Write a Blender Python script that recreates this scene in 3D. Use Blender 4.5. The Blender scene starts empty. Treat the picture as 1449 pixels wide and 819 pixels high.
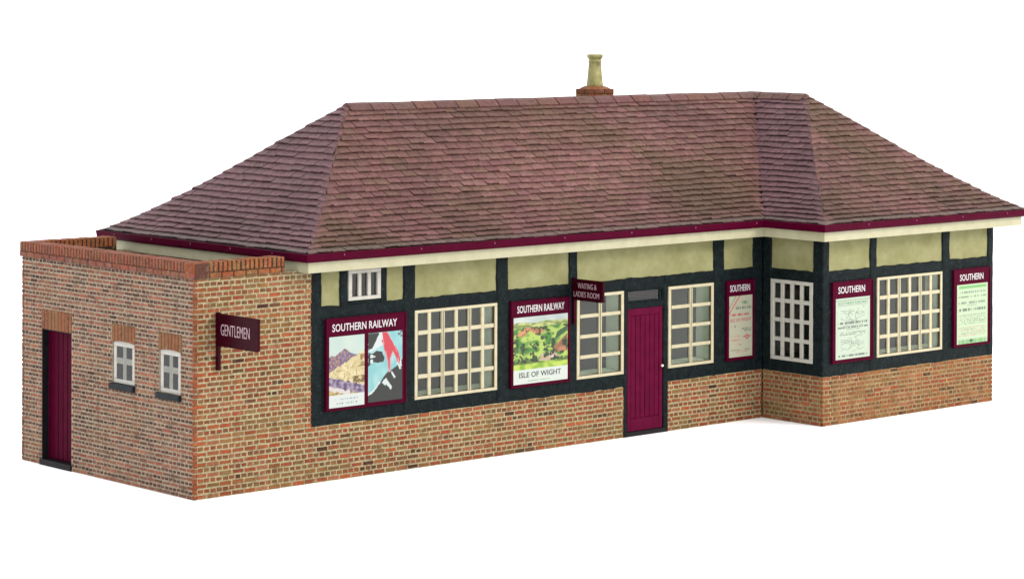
import bpy, math, random
from mathutils import Vector, noise
random.seed(7)
sc = bpy.context.scene
COL = sc.collection
R = math.radians

# ------------------------------------------------------------------ colours
G = 0.50
def lin(r, g, b, k=1.0):
    k = k*G
    f = lambda c: ((c/255.0 + 0.055)/1.055)**2.4 if c > 10 else c/255.0/12.92
    return (min(1, f(r)*k), min(1, f(g)*k), min(1, f(b)*k))
def mixc(a, b, t): return tuple(x + (y - x)*t for x, y in zip(a, b))
def N(x, y, z=0.0, s=1.0): return noise.noise(Vector((x*s, y*s, z*s)))

# ------------------------------------------------------------------ mesh builder
class MB:
    def __init__(self): self.v = []; self.f = []; self.c = []; self.m = []
    def face(self, pts, col=(1, 1, 1), mi=0):
        n = len(self.v); self.v += [tuple(p) for p in pts]
        self.f.append(list(range(n, n + len(pts)))); self.c.append(col); self.m.append(mi)
    def loft(self, rings, col=(1, 1, 1), closed=True, caps=True, mi=0):
        """rings of equal length joined; vertices shared"""
        n0 = len(self.v); k = len(rings[0])
        for r in rings: self.v += [tuple(p) for p in r]
        for i in range(len(rings) - 1):
            for j in range(k if closed else k - 1):
                a = n0 + i*k + j; b = n0 + i*k + (j + 1) % k
                self.f.append([a, b, b + k, a + k]); self.c.append(col); self.m.append(mi)
        if caps and closed:
            self.f.append([n0 + j for j in reversed(range(k))]); self.c.append(col); self.m.append(mi)
            e = n0 + (len(rings) - 1)*k
            self.f.append([e + j for j in range(k)]); self.c.append(col); self.m.append(mi)
    def build(self, name, mat, parent=None, smooth=False, fixn=True):
        me = bpy.data.meshes.new(name)
        me.from_pydata(self.v, [], self.f)
        for mm in (mat if isinstance(mat, (list, tuple)) else [mat]): me.materials.append(mm)
        me.polygons.foreach_set('material_index', self.m)
        ca = me.color_attributes.new('Col', 'FLOAT_COLOR', 'CORNER')
        buf = []
        for f, c in zip(self.f, self.c):
            if len(c) == len(f) and isinstance(c[0], tuple):
                for cc in c: buf += [*cc, 1.0]
            else: buf += [*c, 1.0]*len(f)
        ca.data.foreach_set('color', buf)
        if fixn:
            import bmesh
            bm = bmesh.new(); bm.from_mesh(me)
            bmesh.ops.recalc_face_normals(bm, faces=bm.faces); bm.to_mesh(me); bm.free()
        if smooth: me.polygons.foreach_set('use_smooth', [True]*len(me.polygons))
        me.update()
        o = bpy.data.objects.new(name, me); COL.objects.link(o)
        if parent: o.parent = parent
        return o

class Frame:
    """a wall's own frame: u along the wall, v up, d outwards"""
    def __init__(self, o, u, n): self.o = Vector(o); self.u = Vector(u); self.n = Vector(n); self.z = Vector((0, 0, 1))
    def p(self, u, v, d=0.0): return self.o + self.u*u + self.z*v + self.n*d

def box(mb, F, u0, u1, v0, v1, d0, d1, bev=0.0, col=(1, 1, 1), mi=0):
    b = bev
    back = [F.p(u0, v0, d0), F.p(u1, v0, d0), F.p(u1, v1, d0), F.p(u0, v1, d0)]
    if b > 0:
        m = [F.p(u0, v0, d1-b), F.p(u1, v0, d1-b), F.p(u1, v1, d1-b), F.p(u0, v1, d1-b)]
        t = [F.p(u0+b, v0+b, d1), F.p(u1-b, v0+b, d1), F.p(u1-b, v1-b, d1), F.p(u0+b, v1-b, d1)]
        mb.loft([back, m, t], col, mi=mi)
    else:
        t = [F.p(u0, v0, d1), F.p(u1, v0, d1), F.p(u1, v1, d1), F.p(u0, v1, d1)]
        mb.loft([back, t], col, mi=mi)

def beam(mb, F, u0, u1, v0, v1, d0, d1, jit=0.011, ch=0.012, col=(1, 1, 1)):
    """hand-finished timber: edges wander a little along its length"""
    vert = (v1 - v0) > (u1 - u0)
    a0, a1, b0, b1 = (v0, v1, u0, u1) if vert else (u0, u1, v0, v1)
    n = max(3, int((a1 - a0)/0.07)); rings = []
    s1, s2 = random.uniform(0, 99), random.uniform(0, 99)
    for i in range(n + 1):
        a = a0 + (a1 - a0)*i/n
        e0 = b0 + jit*(N(a*5, s1) + .6*N(a*14, s1)); e1 = b1 + jit*(N(a*5, s2) + .6*N(a*14, s2)); dd = d1 + .003*N(a*6, s1 + s2)
        prof = [(e0, d0), (e0, dd - ch), (e0 + ch, dd), ((e0+e1)/2, dd + .002), (e1 - ch, dd), (e1, dd - ch), (e1, d0)]
        rings.append([F.p(q, a, d) if vert else F.p(a, q, d) for q, d in prof])
    mb.loft(rings, col)

# ------------------------------------------------------------------ materials
def mat(name, build):
    m = bpy.data.materials.new(name); m.use_nodes = True
    nt = m.node_tree; bs = nt.nodes['Principled BSDF']; build(nt, bs); return m
def node(nt, t, **kw):
    n = nt.nodes.new(t)
    for k, v in kw.items():
        if k in n.inputs: n.inputs[k].default_value = v
        else: setattr(n, k, v)
    return n
def nz(nt, scale, detail=4, rough=.6, vec=None):
    n = node(nt, 'ShaderNodeTexNoise'); n.inputs['Scale'].default_value = scale
    n.inputs['Detail'].default_value = detail; n.inputs['Roughness'].default_value = rough
    nt.links.new((vec or nt.nodes.get('TC') or tc(nt)).outputs['Object'] if not vec else vec, n.inputs['Vector']); return n
def tc(nt):
    t = nt.nodes.new('ShaderNodeTexCoord'); t.name = 'TC'; return t
def ramp(nt, src, stops):
    r = node(nt, 'ShaderNodeValToRGB'); e = r.color_ramp.elements
    while len(e) < len(stops): e.new(.5)
    for x, (p, c) in zip(e, stops): x.position = p; x.color = (*c, 1) if len(c) == 3 else c
    nt.links.new(src, r.inputs[0]); return r
def mix(nt, fac, a, b, mode='MIX'):
    m = node(nt, 'ShaderNodeMix'); m.data_type = 'RGBA'; m.blend_type = mode
    for i, s in ((0, fac), (6, a), (7, b)):
        if hasattr(s, 'is_linked') or hasattr(s, 'links'): nt.links.new(s, m.inputs[i])
        else: m.inputs[i].default_value = (*s, 1) if isinstance(s, tuple) else s
    return m.outputs[2]
def bump(nt, bs, h, strength=.3, dist=.01):
    b = node(nt, 'ShaderNodeBump'); b.inputs['Strength'].default_value = strength; b.inputs['Distance'].default_value = dist
    nt.links.new(h, b.inputs['Height']); nt.links.new(b.outputs[0], bs.inputs['Normal'])
def attr(nt):
    a = node(nt, 'ShaderNodeAttribute'); a.attribute_name = 'Col'; return a.outputs['Color']

def painted(c1, c2, rough=.5, sc_=6, bstr=.25, bsc=40, bd=.006, spec=.4, speck=None):
    def b(nt, bs):
        n = nz(nt, sc_); r = ramp(nt, n.outputs[0], [(.3, c1), (.7, c2)])
        out = r.outputs[0]
        if speck:
            s = nz(nt, 34, 3); rr = ramp(nt, s.outputs[0], [(.62, (0, 0, 0)), (.74, (1, 1, 1))])
            out = mix(nt, rr.outputs[0], out, speck)
        nt.links.new(out, bs.inputs['Base Color'])
        bs.inputs['Roughness'].default_value = rough; bs.inputs['Specular IOR Level'].default_value = spec
        bump(nt, bs, nz(nt, bsc, 5).outputs[0], bstr, bd)
    return b

K = 0.80   # light gain of the set: displayed colour -> base colour
def brickmat(wash, dirt, chalk, washlim=(.56, .74)):
    def b(nt, bs):
        a = attr(nt)
        n1 = nz(nt, 26, 5, .7); v = ramp(nt, n1.outputs[0], [(.25, (.52, .5, .48)), (.75, (1.34, 1.32, 1.28))])
        c = mix(nt, 1.0, a, v.outputs[0], 'MULTIPLY')
        n2 = nz(nt, 3.1, 6, .72); w = ramp(nt, n2.outputs[0], [(washlim[0], (0, 0, 0)), (washlim[1], (.55, .55, .55))])
        c = mix(nt, w.outputs[0], c, wash)
        n4 = nz(nt, 11, 6, .75); w4 = ramp(nt, n4.outputs[0], [(.55, (0, 0, 0)), (.68, (.55, .55, .55))])
        c = mix(nt, w4.outputs[0], c, chalk)
        n3 = nz(nt, 6.0, 7, .78); d = ramp(nt, n3.outputs[0], [(.53, (0, 0, 0)), (.68, (.7, .7, .7))])
        c = mix(nt, d.outputs[0], c, dirt)
        nt.links.new(c, bs.inputs['Base Color'])
        bs.inputs['Roughness'].default_value = .75; bs.inputs['Specular IOR Level'].default_value = .1
        bump(nt, bs, nz(nt, 60, 5).outputs[0], .5, .008)
    return b
M = {}
M['brick'] = mat('brick', brickmat(lin(176, 124, 74, K*.75), lin(96, 80, 58, K), lin(196, 186, 140, K)))
M['brick_bay'] = mat('brick_bay', brickmat(lin(190, 136, 84, K*.85), lin(96, 80, 58, K), lin(188, 170, 122, K), (.46, .58)))
M['brick_end'] = mat('brick_end', brickmat(lin(160, 132, 104, K*.75), lin(84, 66, 66, K), lin(186, 172, 156, K)))
M['timber'] = mat('timber', painted(lin(16, 23, 25), lin(32, 43, 44), .5, 9, .8, 16, .03, .05, speck=lin(74, 90, 86)))
def plaster(nt, bs):
    n = nz(nt, 2.4, 6, .65); r = ramp(nt, n.outputs[0], [(.28, lin(160, 158, 102, K)), (.5, lin(178, 176, 122, K)), (.74, lin(196, 196, 146, K))])
    s = nz(nt, 11, 6, .7); rr = ramp(nt, s.outputs[0], [(.6, (0, 0, 0)), (.75, (.5, .5, .5))])
    nt.links.new(mix(nt, rr.outputs[0], r.outputs[0], lin(140, 138, 92, K)), bs.inputs['Base Color'])
    bs.inputs['Roughness'].default_value = .8; bs.inputs['Specular IOR Level'].default_value = .2
    bump(nt, bs, nz(nt, 16, 6, .7).outputs[0], .55, .02)
M['plaster'] = mat('plaster', plaster)
M['maroon'] = mat('maroon', painted(lin(76, 0, 32), lin(90, 0, 40), .5, 7, .2, 24, .006, .03))
M['maroon_dark'] = mat('maroon_dark', painted(lin(50, 0, 16), lin(60, 2, 22), .35, 7, .1, 30, .003, .05))
M['maroon_door'] = mat('maroon_door', painted(lin(92, 3, 44), lin(112, 10, 56), .46, 5, .35, 30, .008, .04))
M['cream'] = mat('cream', painted(lin(218, 214, 172, .78), lin(230, 226, 188, .82), .5, 5, .2, 30, .004, .3))
M['frame_cream'] = mat('frame_cream', painted(lin(222, 212, 170, .86), lin(236, 228, 192, .9), .45, 9, .15, 40, .003, .35))
M['frame_white'] = mat('frame_white', painted(lin(214, 212, 196, .84), lin(228, 226, 214, .88), .45, 9, .15, 40, .003, .35))
M['wash'] = mat('wash', painted(lin(104, 76, 44, .7), lin(134, 104, 66, .7), .7))
M['reveal'] = mat('reveal', painted(lin(214, 228, 200, 1.9), lin(218, 230, 208, 1.95), .6))
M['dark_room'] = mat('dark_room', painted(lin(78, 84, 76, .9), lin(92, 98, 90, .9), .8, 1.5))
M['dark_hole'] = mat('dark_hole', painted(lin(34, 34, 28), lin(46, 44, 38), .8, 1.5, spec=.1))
M['slate'] = mat('slate', painted(lin(30, 36, 40), lin(44, 52, 54), .5, 9, .3, 30, .006, .1))
M['lead'] = mat('lead', painted(lin(92, 90, 84), lin(116, 112, 104), .7, 3, .3, 20, .01))
M['black'] = mat('black', painted(lin(24, 22, 26), lin(36, 34, 38), .5, 9, spec=.12))
M['brass'] = mat('brass', lambda nt, bs: (bs.inputs['Base Color'].__setattr__('default_value', (.85, .72, .55, 1)), bs.inputs['Metallic'].__setattr__('default_value', .6), bs.inputs['Roughness'].__setattr__('default_value', .3)))
M['white'] = mat('white', painted(lin(236, 230, 232, .9), lin(246, 242, 242, .92), .45, 8, .05))
M['pink_white'] = mat('pink_white', painted(lin(206, 168, 178, .9), lin(220, 188, 194, .9), .45, 8, .05))
M['ink'] = mat('ink', painted(lin(52, 56, 56), lin(74, 78, 76), .6, 8, .05))
M['green_ink'] = mat('green_ink', painted(lin(120, 168, 128), lin(140, 180, 140), .6, 8, .05))
M['red_ink'] = mat('red_ink', painted(lin(206, 100, 104, .9), lin(216, 120, 120, .9), .6, 8, .05))
def paper(nt, bs):
    nt.links.new(attr(nt), bs.inputs['Base Color']); bs.inputs['Roughness'].default_value = .4; bs.inputs['Specular IOR Level'].default_value = .35
M['paper'] = mat('paper', paper)
def glass(nt, bs):
    nt.nodes.remove(bs); out = [n for n in nt.nodes if n.type == 'OUTPUT_MATERIAL'][0]
    t = node(nt, 'ShaderNodeBsdfTransparent'); t.inputs[0].default_value = (.95, .98, .95, 1)
    g = node(nt, 'ShaderNodeBsdfGlossy'); g.inputs['Roughness'].default_value = .12
    fr = node(nt, 'ShaderNodeFresnel'); fr.inputs[0].default_value = 1.45
    m = node(nt, 'ShaderNodeMixShader')
    nt.links.new(fr.outputs[0], m.inputs[0]); nt.links.new(t.outputs[0], m.inputs[1]); nt.links.new(g.outputs[0], m.inputs[2]); nt.links.new(m.outputs[0], out.inputs[0])
M['glass'] = mat('glass', glass)
def tile(nt, bs):
    a = attr(nt)
    n1 = nz(nt, 15, 6, .8); v = ramp(nt, n1.outputs[0], [(.28, (.42, .41, .40)), (.72, (1.48, 1.46, 1.42))])
    c = mix(nt, 1.0, a, v.outputs[0], 'MULTIPLY')
    n2 = nz(nt, 9, 6, .75); w = ramp(nt, n2.outputs[0], [(.58, (0, 0, 0)), (.72, (.45, .45, .45))])
    c = mix(nt, w.outputs[0], c, lin(92, 76, 58, K))
    n3 = nz(nt, 28, 4, .8); w3 = ramp(nt, n3.outputs[0], [(.57, (0, 0, 0)), (.66, (.8, .8, .8))])
    c = mix(nt, w3.outputs[0], c, lin(58, 46, 40, K))
    nt.links.new(c, bs.inputs['Base Color']); bs.inputs['Roughness'].default_value = .6; bs.inputs['Specular IOR Level'].default_value = .14
    bump(nt, bs, nz(nt, 38, 5).outputs[0], .6, .016)
M['tile'] = mat('tile', tile)
M['under'] = mat('under', painted(lin(46, 34, 34), lin(56, 42, 40), .8, 5))
def clay(nt, bs):
    n = nz(nt, 7, 5, .7); r = ramp(nt, n.outputs[0], [(.3, lin(108, 104, 46, K)), (.5, lin(170, 164, 88, K)), (.7, lin(206, 196, 124, K))])
    s = nz(nt, 4, 5, .7); w = ramp(nt, s.outputs[0], [(.6, (0, 0, 0)), (.72, (.7, .7, .7))])
    nt.links.new(mix(nt, w.outputs[0], r.outputs[0], lin(176, 112, 74, K)), bs.inputs['Base Color'])
    bs.inputs['Roughness'].default_value = .5; bump(nt, bs, nz(nt, 20, 5).outputs[0], .5, .012)
M['clay'] = mat('clay', clay)
M['ground'] = mat('ground', lambda nt, bs: (bs.inputs['Base Color'].__setattr__('default_value', (.92, .92, .92, 1)), bs.inputs['Roughness'].__setattr__('default_value', .9), bs.inputs['Specular IOR Level'].__setattr__('default_value', 0.1)))

# ------------------------------------------------------------------ the thing helpers
def thing(name, loc, label, cat, group=None):
    o = bpy.data.objects.new(name, None); COL.objects.link(o); o.empty_display_size = .3
    o.location = loc; o['label'] = label; o['category'] = cat
    if group: o['group'] = group
    return o
def settle(root):
    """children were built in world coordinates: keep them there under an Empty that is not at the origin"""
    for c in root.children: c.matrix_parent_inverse = root.matrix_world.inverted() if False else c.matrix_parent_inverse
    from mathutils import Matrix
    for c in root.children: c.matrix_parent_inverse = Matrix.Translation(-Vector(root.location))

# ------------------------------------------------------------------ ground
g = MB(); S = 600
g.face([(-S, -S, 0), (S, -S, 0), (S, S, 0), (-S, S, 0)])
go = g.build('ground', M['ground']); go['kind'] = 'structure'

# ------------------------------------------------------------------ dimensions (full-size metres for a scale model, from the photograph)
XM, XB, XR, B, YD, GD = 2.0, 11.35, 15.72, 1.32, 4.70, 4.41
bld = thing('model_station', (8, 2, 0), 'long brick and timber framed model railway station building with hipped brown tiled roof', 'station building')
FF = Frame((0, 0, 0), (1, 0, 0), (0, -1, 0))            # main front, u = x
FB = Frame((0, -B, 0), (1, 0, 0), (0, -1, 0))           # bay front, u = x
FS = Frame((XB, 0, 0), (0, -1, 0), (-1, 0, 0))          # bay side, u = -y
FL = Frame((0, 0, 0), (0, -1, 0), (-1, 0, 0))           # end wall, u = -y
FR = Frame((XR, -B, 0), (0, 1, 0), (1, 0, 0))           # right end, u = y + B
FK = Frame((XR, YD, 0), (-1, 0, 0), (0, 1, 0))          # back, u = XR - x
FKG = Frame((XM, GD, 0), (-1, 0, 0), (0, 1, 0))         # back of the yard wall
FML = Frame((XM, 0, 0), (0, -1, 0), (-1, 0, 0))         # main body's left wall above the yard

# ------------------------------------------------------------------ brickwork
CH = 0.0725
MORT_F = lin(200, 188, 148, K*1.18); MORT_E = lin(192, 176, 152, K*1.2)
PAL_F = [(lin(186, 98, 60, K), 6), (lin(176, 88, 58, K), 5), (lin(166, 100, 64, K), 4), (lin(158, 118, 74, K), 2), (lin(188, 118, 86, K), 3), (lin(136, 92, 66, K), 1)]
PAL_E = [(lin(184, 114, 88, K*1.08), 5), (lin(172, 102, 82, K*1.08), 5), (lin(168, 118, 92, K), 4), (lin(150, 104, 82, K), 3), (lin(132, 92, 78, K), 2)]
def pick(pal):
    t = random.uniform(0, sum(w for _, w in pal))
    for c, w in pal:
        t -= w
        if t <= 0: return c
    return pal[0][0]
def brick_wall(name, F, u0, u1, v0, v1, pal, mort, mt, holes=(), thick=.2, ins=(.012, .012), quoin=(False, False), stain=None, md=-.007, smear=.5, ch=CH, st=.21, gp=.0098, hd=(.1, .5)):
    mb = MB()
    us = sorted({u0, u1, *[h[i] for h in holes for i in (0, 1)]}); vs = sorted({v0, v1, *[h[i] for h in holes for i in (2, 3)]})
    for i in range(len(us)-1):
        for j in range(len(vs)-1):
            cu, cv = (us[i]+us[i+1])/2, (vs[j]+vs[j+1])/2
            if any(h[0] < cu < h[1] and h[2] < cv < h[3] for h in holes): continue
            box(mb, F, us[i] + (ins[0] if i == 0 else 0), us[i+1] - (ins[1] if i == len(us)-2 else 0), vs[j], vs[j+1], -thick, md, 0, mort)
    ncr = int(math.ceil((v1 - v0)/ch - .001))
    seed = random.uniform(0, 50)
    for i in range(ncr):
        a0 = v0 + i*ch; a1 = min(a0 + ch, v1)
        if a1 - a0 < .03: continue
        odd = i % 2
        pit = st if not odd else st/2
        off = 0 if not odd else -st/4
        u = math.floor((u0 - off)/pit)*pit + off
        while u < u1:
            b0, b1 = max(u, u0), min(u + pit, u1); u += pit
            if b1 - b0 < .03: continue
            segs = [(b0, b1)]
            for h in holes:
                if a1 - .02 > h[2] and a0 + .02 < h[3]:
                    ns = []
                    for s0, s1 in segs:
                        if s1 <= h[0] or s0 >= h[1]: ns.append((s0, s1))
                        else:
                            if h[0] - s0 > .03: ns.append((s0, h[0]))
                            if s1 - h[1] > .03: ns.append((h[1], s1))
                    segs = ns
            for s0, s1 in segs:
                cu, cv = (s0+s1)/2, (a0+a1)/2
                c = pick(pal)
                dk = N(cu*1.9 + seed, cv*4.2, seed) + .35*random.uniform(-1, 1)
                if dk > .63: c = mixc(c, lin(62, 46, 42, K), .85)
                ol = N(cu*2.3 + 31, cv*3.1, seed)
                if ol > .1: c = mixc(c, lin(160, 128, 76, K) if pal is PAL_F else lin(150, 124, 104, K), min(.7, (ol - .1)*2.2))
                if odd: c = mixc(c, lin(112, 76, 48, K) if pal is PAL_F else lin(84, 62, 58, K), random.uniform(*hd))
                k = 1.04 + .17*random.uniform(-1, 1) + .30*N(cu*1.3, cv*1.7 + seed)
                # paint wiped over brick and joint alike
                sm = N(cu*1.1 + 9 + seed, cv*2.1, 3) + .15*random.uniform(-1, 1)
                if sm > .30: c = mixc(c, lin(182, 124, 78, K), min(.6, (sm - .30)*2.2)*smear/.5)
                if (quoin[0] and s0 - u0 < .02) or (quoin[1] and u1 - s1 < .02): c = mixc(c, lin(186, 100, 58, K), .5)
                if stain: c = stain(c, cu, cv)
                c = tuple(min(1, x*k) for x in c)
                j = lambda: random.uniform(-.004, .004)
                x0, x1, y0, y1 = s0 + gp + j(), s1 - gp + j(), a0 + gp + j(), a1 - gp + j()
                if s0 - u0 < .002: x0 = s0 - .001
                if u1 - s1 < .002: x1 = s1
                d = random.uniform(-.003, .001); bv = .004
                bk = [F.p(x0, y0, md-.04), F.p(x1, y0, md-.04), F.p(x1, y1, md-.04), F.p(x0, y1, md-.04)]
                ft = [F.p(x0+bv, y0+bv, d), F.p(x1-bv, y0+bv, d+j()*.6), F.p(x1-bv, y1-bv, d), F.p(x0+bv, y1-bv, d+j()*.6)]
                n = len(mb.v); mb.v += [tuple(p) for p in bk + ft]
                for q in ([n+4, n+5, n+6, n+7], [n, n+1, n+5, n+4], [n+1, n+2, n+6, n+5], [n+2, n+3, n+7, n+6], [n+3, n, n+4, n+7]):
                    mb.f.append(q); mb.c.append(c); mb.m.append(0)
    return mb.build(name, mt, bld, fixn=True)

ZB = 11*CH - .015; ZG = 3.02
GHOLES = [(-3.86, -3.07, 0.0, 2.0), (-2.01, -1.46, 1.40, 1.99), (-.85, -.34, 1.40, 1.985)]
LHOLES = GHOLES + [(-3.87, -3.06, 2.0, 2.29), (-2.03, -1.44, 1.99, 2.24), (-.87, -.30, 1.985, 2.23)]
brick_wall('brick_wall', FL, -GD, -.0, 0, ZG, PAL_E, MORT_E, M['brick_end'], LHOLES, .2, quoin=(False, True), smear=.3, ch=.0604, st=.19, gp=.0098, hd=(.35, .95))
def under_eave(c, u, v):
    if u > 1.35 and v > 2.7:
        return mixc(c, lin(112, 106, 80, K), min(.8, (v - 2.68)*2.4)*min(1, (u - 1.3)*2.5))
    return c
brick_wall('brick_wall', FF, 0.0, 8.20, 0, 11*CH, PAL_F, MORT_F, M['brick'], (), .19, (.012, 0), (True, False))
brick_wall('brick_wall', FF, 0.0, XM + .02, 11*CH, ZG, PAL_F, MORT_F, M['brick'], (), .19, (.012, 0), (True, False), under_eave)
brick_wall('brick_wall', FKG, 0, XM, 0, ZG, PAL_F, MORT_F, M['brick'], (), .2)
brick_wall('dado_wall', FF, 9.15, XB, 0, ZB + .015, PAL_F, MORT_F, M['brick'], (), .25)
brick_wall('dado_wall', FS, 0.0, B, 0, ZB + .015, PAL_F, mixc(MORT_F, lin(150, 130, 84, K), .4), M['brick'], (), .25)
brick_wall('dado_wall', FB, XB, XR, 0, ZB + .015, PAL_F, mixc(MORT_F, lin(188, 140, 84, K), .35), M['brick_bay'], (), .25, quoin=(True, True), smear=.9)
brick_wall('dado_wall', FR, 0, YD + B, 0, ZB + .015, PAL_F, MORT_F, M['brick'], (), .25)
brick_wall('dado_wall', FK, 0, XR - XM, 0, ZB + .015, PAL_F, MORT_F, M['brick'], (), .25)

# soldier-course lintels
def lintel(u0, u1, v0, v1, n, arch):
    mb = MB(); box(mb, FL, u0, u1, v0 + (arch if arch else 0), v1, -.15, -.008, 0, lin(150, 112, 74, K))
    w = (u1 - u0)/n
    for i in range(n):
        a = u0 + i*w; t = ((i + .5)/n - .5)*2
        lo = v0 + arch*(1 - t*t); hi = v1 - .02 + .02*(1 - t*t)
        c = mixc(pick([(lin(176, 112, 78, K), 3), (lin(168, 120, 82, K), 2), (lin(164, 100, 76, K), 2)]), lin(168, 134, 96, K), random.uniform(.1, .5))
        box(mb, FL, a + .006, a + w - .006, lo, hi, -.05, .004 + random.uniform(-.002, .002), .005, c)
    return mb.build('lintel', M['brick'], bld)
lintel(-3.87, -3.06, 2.0, 2.29, 9, 0.0)
lintel(-2.03, -1.44, 1.985, 2.24, 7, .02)
lintel(-.87, -.30, 1.98, 2.23, 7, .02)

# parapet coping: a stretcher course under a course of bricks on edge
def coping(F, u0, u1, pal, mort, mt, inner, mitre=(False, False)):
    mb = MB()
    z0, z1, z2 = 3.02, 3.10, 3.235
    box(mb, F, u0, u1, z0, z2 - .006, -.22, .014, 0, mort)
    w = .205; u = u0
    while u < u1 - .03:
        e = min(u + w, u1)
        c = tuple(x*random.uniform(.88, 1.1) for x in pick(pal))
        box(mb, F, u + .008, e - .008, z0 + .004, z1 - .008, -.02, .028 + random.uniform(-.003, .003), .006, c)
        u = e
    w = .0765; u = u0
    while u < u1 - .02:
        e = min(u + w, u1)
        c = tuple(x*random.uniform(.85, 1.12) for x in mixc(pick(pal), lin(182, 110, 74, K), .4))
        box(mb, F, u + .011, e - .011, z1 + .003, z2 + random.uniform(0, .01), -.226, .020 + random.uniform(-.003, .003), .006, c)
        u = e
    return mb.build('coping', mt, bld)
PAL_C = [(lin(186, 110, 68, K), 4), (lin(174, 102, 66, K), 3), (lin(170, 120, 76, K), 2)]
PAL_CE = [(lin(176, 110, 88, K), 4), (lin(164, 102, 84, K), 3), (lin(154, 106, 88, K), 2)]
coping(FL, -GD - .03, .03, PAL_CE, lin(112, 72, 58, K), M['brick_end'], True)
coping(FF, .03 + .2, 1.52, PAL_C, lin(66, 48, 34, K), M['brick'], True)
mb = MB(); box(mb, FF, -.028, .232, 3.022, 3.236, -.19, .024, .008, lin(170, 96, 62, K)); mb.build('coping', M['brick'], bld)
coping(FKG, .48, XM - .2, PAL_C, lin(66, 48, 34, K), M['brick'], True)
mb = MB(); box(mb, Frame((0, 0, 0), (1, 0, 0), (0, 1, 0)), .2, XM, 2.62, 2.68, .2, GD - .2); mb.build('flat_roof', M['lead'], bld)

# ------------------------------------------------------------------ timber, plaster, windows
PD0, PD1, RD0, RD1 = -.09, .004, -.08, -.004
def post(F, u0, u1, v0=.80, v1=3.04):
    mb = MB(); beam(mb, F, u0, u1, v0, v1, PD0, PD1); return mb.build('post', M['timber'], bld)
def rail(F, u0, u1, v0, v1, d1=RD1):
    mb = MB(); beam(mb, F, u0, u1, v0, v1, RD0, d1, .015); return mb.build('rail', M['timber'], bld)
def panel(F, u0, u1, v0=.98, v1=2.34):
    mb = MB(); box(mb, F, u0, u1, v0, v1, -.07, -.014); return mb.build('panel', M['timber'], bld)
def infill(F, u0, u1, v0=2.44, v1=3.06):
    """plaster infill with a slightly pillowed hand-floated face"""
    mb = MB(); nu, nv = max(4, int((u1-u0)/.08)), 8; s = random.uniform(0, 90)
    P = [[F.p(u0 + (u1-u0)*i/nu, v0 + (v1-v0)*j/nv, -.024 + .010*N(i*.31 + s, j*.37) + .005*N(i*.9, j*.9 + s)) for i in range(nu+1)] for j in range(nv+1)]
    for j in range(nv):
        for i in range(nu): mb.face([P[j][i], P[j][i+1], P[j+1][i+1], P[j+1][i]])
    o = mb.build('plaster_panel', M['plaster'], bld, smooth=True, fixn=False)
    mb2 = MB(); return o
def recess(F, u0, u1, v0, v1, parent, depth=.26, d=-.034, mats=None):
    mb = MB(); e = d - depth
    A = [(u0, v0), (u1, v0), (u1, v1), (u0, v1)]
    sp = min(.045, (u1 - u0)*.05)  # recess sides splayed inwards so they catch more light
    A2 = [(u0 + sp, v0 + .035), (u1 - sp, v0 + .035), (u1 - sp, v1 - .02), (u0 + sp, v1 - .02)]
    for k in range(4):
        a, b, a2, b2 = A[k], A[(k+1) % 4], A2[k], A2[(k+1) % 4]
        mb.face([F.p(*a, d), F.p(*b, d), F.p(*b2, e), F.p(*a2, e)], mi=0)
    mb.face([F.p(*q, e) for q in A2], mi=1)
    return mb.build('reveal', mats or [M['reveal'], M['dark_room']], parent, fixn=False)
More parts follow.
